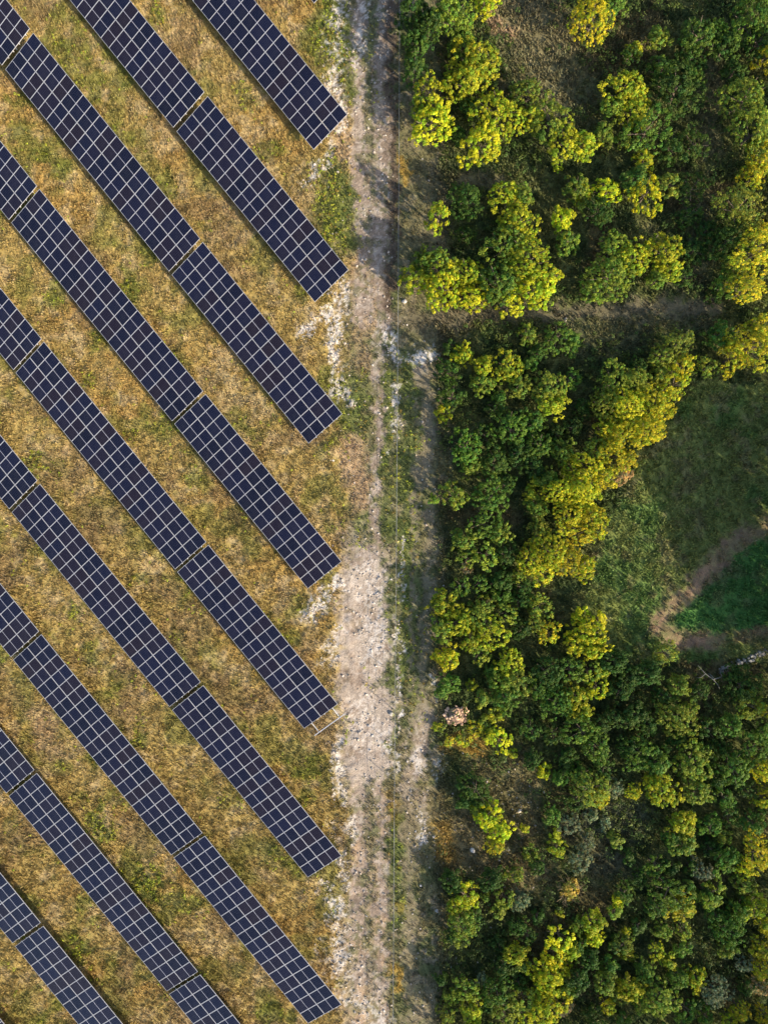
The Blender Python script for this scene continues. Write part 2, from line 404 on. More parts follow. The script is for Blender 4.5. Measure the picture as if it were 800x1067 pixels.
cls = np.zeros(len(fxv), int)
PXv, PYv = cv['PX'], cv['PY']
gm = (cv['gravel'] > .45) | (cv['tan'] > .5)
cls[gm & (PXv > 345) & (PXv < 413)] = 1
cls[(cv['gravel'] > .42) & (PXv >= 413) & (PXv < 470)] = 2
cls[cv['meadow']] = 3
cls[(cv['rim'] > .5)] = 4
cls[(cv['path'] > .5) & (PXv > 413)] = 5
idx = np.arange(nx * ny).reshape(ny, nx)
Q = np.stack([idx[:-1, :-1], idx[:-1, 1:], idx[1:, 1:], idx[1:, :-1]], -1).reshape(-1, 4)
qc = cls[Q[:, 0]]
V = np.stack([fxv, fyv, gz], -1)
for k, nm in enumerate(('ground', 'dirt_road', 'dirt_track', 'meadow', 'dirt_path', 'grassy_path')):
    q = Q[qc == k]
    u, inv = np.unique(q.ravel(), return_inverse=True)
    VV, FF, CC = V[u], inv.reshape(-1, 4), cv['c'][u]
    if k == 0:      # the same sheet goes on to the horizon
        B = 900.0
        ex = np.array([[-B, -B, 0], [B, -B, 0], [B, GY0, 0], [-B, GY0, 0], [-B, GY1, 0], [B, GY1, 0], [B, B, 0], [-B, B, 0],
                       [-B, GY0, 0], [GX0, GY0, 0], [GX0, GY1, 0], [-B, GY1, 0], [GX1, GY0, 0], [B, GY0, 0], [B, GY1, 0], [GX1, GY1, 0]])
        n0 = len(VV)
        VV = np.vstack([VV, ex]); FF = np.vstack([FF, np.arange(16).reshape(4, 4) + n0])
        CC = np.vstack([CC, np.tile((.14, .12, .05), (16, 1))])
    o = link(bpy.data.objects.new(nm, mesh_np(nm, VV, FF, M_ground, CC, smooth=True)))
    tag(o, kind='structure')


# ------------------------------------------------------------------ grass, weeds, gravel (nobody could count them)
def scatter(n, x0, x1, y0, y1):
    a, b = W(x0, y1), W(x1, y0)
    return rs.uniform(a[0], b[0], n), rs.uniform(a[1], b[1], n)


def blades(x, y, hh, ww, nb, lean, jit, col):
    """nb bent blades per tuft -> quads"""
    n = len(x); z = zat(x, y)
    Vs = []; Cs = []
    for b in range(nb):
        a = rs.uniform(0, 2 * np.pi, n); l = rs.uniform(.2, 1, n) * lean
        bx = x + rs.uniform(-jit, jit, n); by = y + rs.uniform(-jit, jit, n)
        dx, dy = np.cos(a), np.sin(a)
        h = hh * rs.uniform(.6, 1.2, n); w = ww * rs.uniform(.6, 1.3, n)
        ex, ey = bx + dx * h * l, by + dy * h * l
        hz = z + h * np.sqrt(np.clip(1 - (l * .8) ** 2, .1, 1))
        P = np.stack([np.stack([bx - dy * w, by + dx * w, z - .03], -1), np.stack([bx + dy * w, by - dx * w, z - .03], -1),
                      np.stack([ex + dy * w * .5, ey - dx * w * .5, hz], -1), np.stack([ex - dy * w * .5, ey + dx * w * .5, hz], -1)], 1)
        Vs.append(P.reshape(-1, 3))
        cc = col * rs.uniform(.78, 1.24, (n, 1)) * rs.uniform(.93, 1.07, (n, 3))
        Cs.append(np.repeat(cc, 4, 0))
    V = np.concatenate(Vs); F = np.arange(len(V)).reshape(-1, 4)
    return V, F, np.concatenate(Cs)


def stuff(name, V, F, C, m):
    o = link(bpy.data.objects.new(name, mesh_np(name, V, F, m, C)))
    return tag(o, kind='stuff')


x, y = scatter(95000, -15, 372, -25, 1090)
c = covers(x, y); k = (rs.rand(len(x)) > c['gravel'] * 1.1 + c['white'] * .75) & (c['left'] > rs.rand(len(x)))
x, y = x[k], y[k]; col = c['c'][k]
hh = .09 + .15 * fbm(x, y, 1.5, 33)
stuff('dry_grass', *blades(x, y, hh, .034, 4, .85, .13, col * 1.12), M_tuft)

x, y = scatter(26000, 345, 470, -25, 1090)
c = covers(x, y); k = (rs.rand(len(x)) > c['gravel'] * 1.15 + c['white'] * .9) & (c['left'] < rs.rand(len(x)))
x, y = x[k], y[k]
stuff('verge_grass', *blades(x, y, .08 + .12 * fbm(x, y, 1.5, 33), .032, 4, .85, .12, c['c'][k]), M_tuft)

x, y = scatter(52000, 455, 845, -25, 1090)
c = covers(x, y); k = (rs.rand(len(x)) > c['path'] * .8 + c['rim'] * .95)
x, y = x[k], y[k]
stuff('meadow_grass', *blades(x, y, .14 + .30 * fbm(x, y, 1.5, 33), .055, 4, .9, .16, c['c'][k] * 1.1), M_tuft)


def leafballs(P, rc, nl, size, out, col, up=.35, flat=1.0):
    """clumps of leaves: centres P (n,3), radius rc (n,), outward direction out (n,3), colour col (n,3)"""
    n = len(P); m = n * nl
    C = np.repeat(P, nl, 0); r = np.repeat(rc, nl); O = np.repeat(out, nl, 0)
    d = rs.normal(size=(m, 3)); d /= np.linalg.norm(d, axis=1)[:, None]
    d = d + O * .45; d /= np.linalg.norm(d, axis=1)[:, None]
    pos = C + d * (r * rs.uniform(.55, 1.05, m))[:, None] * np.array((1, 1, flat))
    nrm = d * .95 + O * .2 + rs.normal(size=(m, 3)) * .45; nrm[:, 2] += up
    nrm /= np.linalg.norm(nrm, axis=1)[:, None]
    t = np.cross(nrm, rs.normal(size=(m, 3))); t /= np.linalg.norm(t, axis=1)[:, None] + 1e-9
    b = np.cross(nrm, t)
    l = (size * rs.uniform(.7, 1.3, m))[:, None]; w = l * .62
    q = np.stack([pos - t * l * .5, pos + b * w * .5 - nrm * l * .06, pos + t * l * .5, pos - b * w * .5 - nrm * l * .06], 1)
    cc = np.repeat(col, nl, 0) * rs.uniform(.8, 1.22, (m, 1))
    return q.reshape(-1, 3), np.arange(m * 4).reshape(-1, 4), np.repeat(cc, 4, 0)


# low weeds among the rows
x, y = scatter(60000, -15, 460, -25, 1090)
c = covers(x, y)
p = np.clip(c['green'], 0, 1) * .8 * np.where(c['PX'] < 350, 1.25, .35) + sst(.56, .7, fbm(x, y, 3.1, 83)) * .16 * c['left'] + .012 * c['left']
k = rs.rand(len(x)) < p * .75
x, y = x[k], y[k]; n = len(x)
wc = np.array((.265, .310, .034)) * rs.uniform(.6, 1.35, (n, 1)) * (1 + rs.uniform(-.12, .25, (n, 1)) * np.array((1, .3, 0)))
dryw = rs.rand(n) < .3
wc[dryw] = np.array((.27, .19, .04)) * rs.uniform(.7, 1.2, (dryw.sum(), 1))
P = np.stack([x, y, zat(x, y) + rs.uniform(.05, .22, n)], -1)
stuff('weeds', *leafballs(P, rs.uniform(.08, .2, n), 9, .11, np.tile((0, 0, 1.), (n, 1)), wc, .8), M_weed)

# low scrub between the trees
x, y = scatter(26000, 456, 845, -25, 1095)
c = covers(x, y)
dens = sst(.42, .58, fbm(x, y, 3.0, 44))
dens = dens * (1 - .95 * np.clip(c['path'] * 1.4 + c['clear'] * 1.15 + c['rim'], 0, 1)) * np.where(c['meadow'], np.where(c['lawn'], .02, .12 + .35 * (c['PX'] < 655) * (c['PY'] > 560)), 1) * np.where(c['scrub'] > .4, .4, 1)
k = rs.rand(len(x)) < dens * .62
x, y = x[k], y[k]; n = len(x)
uc = np.array((.058, .094, .019)) * rs.uniform(.55, 1.5, (n, 1)) * (1 + rs.uniform(-.2, .5, (n, 1)) * np.array((1, .25, 0)))
P = np.stack([x, y, zat(x, y) + rs.uniform(.1, .65, n)], -1)
stuff('undergrowth', *leafballs(P, rs.uniform(.15, .38, n), 14, .16, np.tile((0, 0, 1.), (n, 1)), uc), M_weed)

# limestone gravel and rubble lying about
x, y = scatter(150000, 300, 470, -25, 1095)
c = covers(x, y)
k = rs.rand(len(x)) < (c['white'] * .20 * sst(.35, .6, fbm(x, y, .9, 61)) * 1.6 + c['gravel'] * (.034 - .026 * sst(570, 610, c['PY']) * (1 - sst(790, 830, c['PY']))) + .006 * sst(330, 350, c['PX'])) * np.where(c['PX'] > 418, .5, 1)
x, y = x[k], y[k]
x2, y2 = scatter(1500, 425, 570, 780, 1080); c2 = covers(x2, y2); k2 = rs.rand(1500) < .12 + .5 * c2['scrub']
x = np.concatenate([x, x2[k2]]); y = np.concatenate([y, y2[k2]])
n = len(x)
cube = np.array([(-1, -1, -1), (1, -1, -1), (1, 1, -1), (-1, 1, -1), (-.7, -.7, 1), (.7, -.7, 1), (.7, .7, 1), (-.7, .7, 1)], float)
cf = np.array([(4, 5, 6, 7), (0, 1, 5, 4), (1, 2, 6, 5), (2, 3, 7, 6), (3, 0, 4, 7)])
sz = .022 + .06 * rs.rand(n) ** 2.8
ver = cube[None] * (1 + rs.uniform(-.35, .35, (n, 8, 3))) * sz[:, None, None] * np.stack([rs.uniform(.7, 1.4, n), rs.uniform(.7, 1.4, n), rs.uniform(.5, .9, n)], -1)[:, None, :]
a = rs.uniform(0, 6.28, n); ca, sa = np.cos(a)[:, None], np.sin(a)[:, None]
vx = ver[..., 0] * ca - ver[..., 1] * sa + x[:, None]; vy = ver[..., 0] * sa + ver[..., 1] * ca + y[:, None]
vz = ver[..., 2] + (zat(x, y) + sz * .35)[:, None]
V = np.stack([vx, vy, vz], -1).reshape(-1, 3)
F = (cf[None] + (np.arange(n) * 8)[:, None, None]).reshape(-1, 4)
sc = np.array((.46, .41, .36)) * rs.uniform(.55, 1.3, (n, 1)) * (1 + rs.uniform(-.06, .1, (n, 1)) * np.array((1, .2, -.6)))
stuff('gravel', V, F, np.repeat(np.clip(sc, 0, .75), 8, 0), ground_mat('loose_stones', .2))

# ------------------------------------------------------------------ solar tables
TH = R(51.0)
U = np.array((math.cos(TH), -math.sin(TH))); NN = np.array((math.sin(TH), math.cos(TH)))
PITCH, ML, HL, DH, WFL = 1.0775, 1.94, .80, 1.10, 3.74
TILT = math.atan2(DH, WFL)
ct, st = math.cos(TILT), math.sin(TILT)

fw = .025
pm = MB()
mw, ml = PITCH / 2 - .007, ML / 2
pv_me = mesh_np('solar_panel', [(-mw + fw, -ml + fw, .012), (mw - fw, -ml + fw, .012), (mw - fw, ml - fw, .012), (-mw + fw, ml - fw, .012),
                                (-mw + fw, -ml + fw, .004), (-mw + fw, ml - fw, .004), (mw - fw, ml - fw, .004), (mw - fw, -ml + fw, .004)],
                [(0, 1, 2, 3), (4, 5, 6, 7)], [M_pv, M_back], midx=[0, 1])
fr = MB()
fr.box(-mw, mw, -ml, -ml + fw, -.02, .016); fr.box(-mw, mw, ml - fw, ml, -.02, .016)
fr.box(-mw, -mw + fw, -ml + fw, ml - fw, -.02, .016); fr.box(mw - fw, mw, -ml + fw, ml - fw, -.02, .016)
fr_me = fr.mesh('panel_frame', M_alu)


def tz(yt, off=0.0):
    """a point at yt up the slope, off above the panel plane -> local y, z"""
    return yt * ct - off * st, HL + yt * st + off * ct


GRP = 'rows of solar tables in the dry grass'
_cache = {}


def table(cn, u_start, u_end, ncol, label, bare=0.0):
    L = ncol * PITCH
    c0 = U * ((u_start + u_end) / 2) + NN * (cn + WFL / 2)
    t = empty('solar_table', (c0[0], c0[1], float(zat(c0[0], c0[1]) * 0)), -TH)
    t.scale.x = (u_end - u_start + .10) / L
    tag(t, label, 'solar panels', GRP)
    y0 = -WFL / 2
    key = (ncol, bare)
    if key not in _cache:
        rail_me = []
        for yt in (.86, 1.55, 2.35, 3.27):
            b = MB(); yy, zz = tz(yt, -.055)
            ext = bare if bare and yt in (.86, 3.27) else .06
            b.bar((-L / 2 - .06, y0 + yy, zz), (L / 2 + ext, y0 + yy, zz), .05, .07)
            rail_me.append(b.mesh('rail', M_steel))
        nb = max(2, round(L / 3.6)); xsb = [-L / 2 + .9 + i * (L - 1.8) / (nb - 1) for i in range(nb)]
        b = MB(); p = tz(.35, -.13); q = tz(3.50, -.13)
        b.bar((0, y0 + p[0], p[1]), (0, y0 + q[0], q[1]), .07, .08)
        beam_me = b.mesh('cross_beam', M_steel)
        post_me = []
        b = MB(); p = tz(1.85, -.17)
        b.box(-.07, .07, y0 + p[0] - .06, y0 + p[0] + .06, -.25, p[1])
        post_me.append(b.mesh('post', M_steel))
        b = MB(); q = tz(2.75, -.17)
        b.bar((0, y0 + p[0] + .05, p[1] - .55), (0, y0 + q[0], q[1]), .05, .05)
        post_me.append(b.mesh('brace', M_steel))
        _cache[key] = (rail_me, beam_me, post_me, xsb)
    rail_me, beam_me, post_me, xsb = _cache[key]
    for r_ in rail_me: link(bpy.data.objects.new('rail', r_), t)
    for xb in xsb:
        o = link(bpy.data.objects.new('cross_beam', beam_me), t); o.location.x = xb
        for pmh in post_me:
            o = link(bpy.data.objects.new(pmh.name.split('.')[0], pmh), t); o.location.x = xb
    if bare:
        b = MB()
        p = tz(.35, .005); q = tz(3.85, .005)
        b.bar((L / 2 + bare - .05, y0 + p[0], p[1]), (L / 2 + bare - .05, y0 + q[0], q[1]), .075, .05)
        b.build('end_bar', M_alu, t)
    for i in range(ncol):
        for j in (0, 1):
            yt = .97 + j * (ML + .02)
            yy, zz = tz(yt)
            g = link(bpy.data.objects.new('solar_panel', pv_me), t)
            g.location = (-L / 2 + (i + .5) * PITCH, y0 + yy, zz); g.rotation_euler = (TILT, 0, 0)
            f = bpy.data.objects.new('panel_frame', fr_me); link(f, g)
    return t


ORD = ['first', 'second', 'third', 'fourth', 'fifth', 'sixth', 'seventh', 'eighth', 'ninth', 'tenth']
rows = [('Z', 22.55, {0: (-55.6, -37.3, 17)}), ('A', 14.71, {0: (-46.0, -27.68, 17)}), ('B', 6.66, {0: (-36.08, -17.57, 17), 1: (-58.2, -36.62, 20)}),
        ('C', -1.30, {0: (-26.9, -8.58, 17), 1: (-49.3, -27.36, 20), 2: (-62.9, -49.86, 12)}), ('D', -9.09, {0: (-16.93, .94, 17), 1: (-38.88, -17.33, 20), 2: (-60.9, -39.3, 20)}),
        ('E', -16.80, {0: (-7.02, 9.97, 16), 1: (-28.76, -7.40, 20), 2: (-50.7, -29.16, 20)}), ('F', -24.50, {0: (1.80, 19.97, 17), 1: (-19.78, 1.36, 20), 2: (-41.7, -20.22, 20)}),
        ('G', -32.29, {0: (11.62, 29.6, 17), 1: (-9.97, 11.22, 20), 2: (-31.9, -10.38, 20)}), ('H', -39.86, {0: (20.36, 38.63, 17), 1: (-1.23, 19.96, 20), 2: (-23.1, -1.65, 20)}),
        ('I', -47.45, {1: (9.0, 30.3, 20), 2: (-13.0, 8.56, 20)}), ('J', -55.1, {2: (-3.2, 18.3, 20)})]
LAB = {
    'Z0': 'solar table showing only a dark corner at the top edge beside the dirt road',
    'A0': 'topmost long solar table, alone in its row, ending beside white rubble and the dirt road',
    'B0': 'road-end solar table of the second row from the top, above the white rubble fan',
    'B1': 'upper-left solar table of the second row, cut by the top edge of the photo',
    'C0': 'road-end solar table of the third row down, pointing at the grassy road stretch',
    'C1': 'middle solar table of the third row down, starting near the top left corner',
    'C2': 'short end of a solar table in the top left corner of the photo',
    'D0': 'road-end solar table of the fourth row down, ending where the wide white gravel begins',
    'D1': 'middle solar table of the fourth row down, reaching the left side of photo',
    'D2': 'cut-off solar table at the left edge, upper end of the fourth row down',
    'E0': 'solar table with bare metal rails and an end bar sticking out beyond its last panels',
    'E1': 'middle solar table of the row whose road end shows bare metal rails',
    'E2': 'cut-off solar table at the left edge, same row as the bare-railed road end',
    'F0': 'road-end solar table just below the one with bare metal rails',
    'F1': 'middle solar table of the row just below the one with bare metal rails',
    'F2': 'cut-off solar table at the left edge, one row below the bare-railed row',
    'G0': 'lowest complete road-end solar table, its tip near the bottom edge beside the road',
    'G1': 'long middle solar table in the row of the lowest complete road-end table',
    'G2': 'cut-off solar table at the left edge above the bright green weed patch row',
    'H0': 'solar table running out of the bottom edge, closest of these to the dirt road',
    'H1': 'long solar table right beside the bright green weed patch in the grass',
    'H2': 'cut-off solar table at the left edge, third row up from the bottom left corner',
    'I1': 'solar table crossing the bottom edge near the left corner, below a green weed patch',
    'I2': 'cut-off solar table at the left edge, second row up from the bottom left corner',
    'J2': 'solar table of which only a dark tip shows in the bottom left corner'}
for nm, cn, d in rows:
    for k, (us, ue, nc) in d.items():
        table(cn, us, ue, nc, LAB[nm + str(k)], bare=(1.05 if nm + str(k) == 'E0' else 0.0))

# ------------------------------------------------------------------ wire fence along the track
FP = [(416.5, -60), (414.5, 330), (412.5, 600), (410.5, 850), (409, 1120)]
pts = [np.array(W(*p)) for p in FP]
fo = np.array(W(412.5, 600))
fence = empty('wire_fence', (fo[0], fo[1], 0))
tag(fence, 'thin wire fence on slim posts running straight down beside the dirt road', 'fence')
seg = []
acc = 0
tot = sum(np.linalg.norm(b - a) for a, b in zip(pts[:-1], pts[1:]))


def along(d):
    for a, b in zip(pts[:-1], pts[1:]):
        l = np.linalg.norm(b - a)
        if d <= l: return a + (b - a) * d / l
        d -= l
    return pts[-1]


b = MB(); b.box(-.018, .018, -.018, .018, -.3, 1.42); post_me = b.mesh('post', M_post)
d = 0
fpts = []
while d < tot:
    p = along(d); z = float(zat(p[0], p[1])); fpts.append((p[0] - fo[0], p[1] - fo[1], z))
    o = link(bpy.data.objects.new('post', post_me), fence); o.location = fpts[-1]
    o.rotation_euler = (R(rnd.uniform(-2.5, 2.5)), R(rnd.uniform(-2.5, 2.5)), R(rnd.uniform(0, 40)))
    d += 3.0
for hz in (1.38, 1.02, .66, .30):
    b = MB()
    for p, q in zip(fpts[:-1], fpts[1:]):
        mid = ((p[0] + q[0]) / 2 + rnd.uniform(-.03, .03), (p[1] + q[1]) / 2, (p[2] + q[2]) / 2 + hz - .04)
        b.bar((p[0], p[1], p[2] + hz), mid, .010 if hz < 1.3 else .013); b.bar(mid, (q[0], q[1], q[2] + hz), .010 if hz < 1.3 else .013)
    b.build('wire', M_wire, fence)
b = MB()
for p, q in zip(fpts[:-1], fpts[1:]):
    for t in np.linspace(.04, .96, 12):
        c_ = np.array(p) * (1 - t) + np.array(q) * t
        b.bar((c_[0], c_[1], c_[2] + .05), (c_[0], c_[1], c_[2] + 1.37), .005)
b.build('wire_mesh', M_wire, fence)


# ------------------------------------------------------------------ trees
def crown_np(Rr, h, style, seed):
    r = np.random.RandomState(seed)
    lobes = [(0, 0, .60 * h, .60 * Rr, .60 * Rr, .30 * h)]
    nl = r.randint(5, 9) if Rr > .8 else r.randint(3, 5)
    a0 = r.uniform(0, 6.28)
    for i in range(nl):
        a = a0 + i * 6.283 / nl + r.uniform(-.45, .45); q = r.uniform(.42, .68) * Rr; s = r.uniform(.28, .47) * Rr
        lobes.append((q * math.cos(a), q * math.sin(a), r.uniform(.40, .68) * h, s, s * r.uniform(.8, 1.2), s * r.uniform(.7, 1.0)))
    for i in range(r.randint(2, 4)):
        a = r.uniform(0, 6.28); q = r.uniform(.05, .4) * Rr; s = r.uniform(.24, .38) * Rr
        lobes.append((q * math.cos(a), q * math.sin(a), r.uniform(.72, .84) * h, s, s, s * .75))
    sp, lf, nlv, rc0, rc1 = {'broad': (.30, .125, 26, .09, .21), 'fine': (.24, .105, 18, .08, .16)}[style]
    Ps, Os = [], []
    for (cx, cy, cz, ax, ay, az) in lobes:
        A = 4 * math.pi * ((ax * ay) ** 1.6 / 3 + (ax * az) ** 1.6 / 3 + (ay * az) ** 1.6 / 3) ** (1 / 1.6)
        n = int(A * .8 / sp ** 2) + 4
        d = r.normal(size=(n, 3)); d /= np.linalg.norm(d, axis=1)[:, None]
        d = d[d[:, 2] > -.45]; n = len(d)
        rad = np.where(r.rand(n) < .16, r.uniform(.35, .8, n), r.uniform(.78, 1.24, n))
        p = np.array((cx, cy, cz)) + d * np.array((ax, ay, az)) * rad[:, None]
        o = d / np.array((ax, ay, az)); o /= np.linalg.norm(o, axis=1)[:, None]
        ok = np.ones(n, bool)
        for (ux, uy, uz, bx, by, bz) in lobes:
            e = ((p[:, 0] - ux) / bx) ** 2 + ((p[:, 1] - uy) / by) ** 2 + ((p[:, 2] - uz) / bz) ** 2
            ok &= ~((e < .5) & (r.rand(n) < .85))
        hole = vnoise(p[:, 0] * 1.7 + seed, p[:, 1] * 1.7 + p[:, 2], seed % 40) < .27
        ok &= ~(hole & (r.rand(n) < .8))
        Ps.append(p[ok]); Os.append(o[ok])
    P = np.concatenate(Ps); O = np.concatenate(Os); n = len(P)
    P[:, 2] = np.maximum(P[:, 2], .12)
    tint = r.uniform(.65, 1.38, (n, 1)) * np.ones((1, 3))
    yel = r.rand(n) < .27
    tint[yel] *= np.array((1.18, 1.10, .8))
    grn = r.rand(n) < .42
    tint[grn] *= np.array((.54, .80, .90))
    return leafballs(P, r.uniform(rc0, rc1, n), nlv, lf, O, tint)


def trunk_mb(Rr, h, seed, twig=False):
    r = random.Random(seed); b = MB()
    tr = .035 + .035 * Rr
    top = np.array((r.uniform(-.1, .1) * Rr, r.uniform(-.1, .1) * Rr, .55 * h))
    b.tube([(0, 0, -.15), tuple(top * .5 + np.array((r.uniform(-.06, .06), r.uniform(-.06, .06), 0))), tuple(top), (top[0] * 1.3, top[1] * 1.3, .8 * h)], [tr * 1.3, tr, tr * .7, tr * .25])
    for i in range(22 if twig else 6):
        a = i * 2.4 + r.uniform(-.4, .4); s = r.uniform(.25, .6)
        p = top * s / .55 * .9 + np.array((0, 0, .02)); L = r.uniform(.55, .85) * Rr * (1.1 if twig else 1)
        e = p + np.array((math.cos(a) * L, math.sin(a) * L, r.uniform(.12, .35) * h))
        m = (p + e) / 2 + np.array((r.uniform(-.08, .08), r.uniform(-.08, .08), -.04)) * Rr
        k = .016 if twig else tr * .5
        b.tube([tuple(p), tuple(m), tuple(e)], [k, k * .7, k * .3], 5)
        if twig:
            for j in range(4):
                aa = a + r.uniform(-1.1, 1.1); l2 = L * r.uniform(.25, .5); q0 = p + (e - p) * r.uniform(.4, .95)
                b.tube([tuple(q0), tuple(q0 + np.array((math.cos(aa) * l2, math.sin(aa) * l2, r.uniform(.0, .2) * h)))], [.011, .006], 4)
    return b


CLASSES = [(.55, 1.45, 3), (1.1, 2.3, 4), (1.75, 3.2, 4), (2.5, 4.1, 4)]
PROTO = {}
for st_ in ('broad', 'fine'):
    for ci, (Rr, h, nv) in enumerate(CLASSES):
        for v in range(nv):
            sd = 100 + ci * 10 + v + (50 if st_ == 'fine' else 0)
            PROTO[st_, ci, v] = mesh_np('crown', *crown_np(Rr, h, st_, sd)[:2], M_leaf, None) if False else None
            V_, F_, C_ = crown_np(Rr, h, st_, sd)
            PROTO[st_, ci, v] = mesh_np('crown', V_, F_, M_leaf, C_)
TRK = {}
for ci, (Rr, h, nv) in enumerate(CLASSES):
    for v in range(nv):
        TRK[ci, v] = trunk_mb(Rr, h, 900 + ci * 10 + v).mesh('trunk', M_bark, True)
twig_me = trunk_mb(1.3, 2.4, 77, True).mesh('branches', M_twig, True)

# kind: look word, style, albedo, height factor
KIND = {'y': ('yellow-green', 'broad', (.285, .292, .018), 1.0), 'b': ('bright yellow', 'broad', (.375, .368, .016), 1.0),
        'o': ('olive green', 'broad', (.160, .200, .025), 1.0), 'g': ('mid green', 'broad', (.088, .150, .020), 1.0),
        'd': ('dark green', 'broad', (.048, .088, .014), .95), 'f': ('golden', 'fine', (.375, .335, .020), 1.25),
        'e': ('feathery olive', 'fine', (.190, .215, .028), 1.1), 't': ('withered tan', 'fine', (.40, .26, .12), .9),
        'p': ('pale grey-green', 'fine', (.150, .160, .085), .9), 'x': ('half-bare twiggy', 'fine', (.33, .24, .04), .9)}

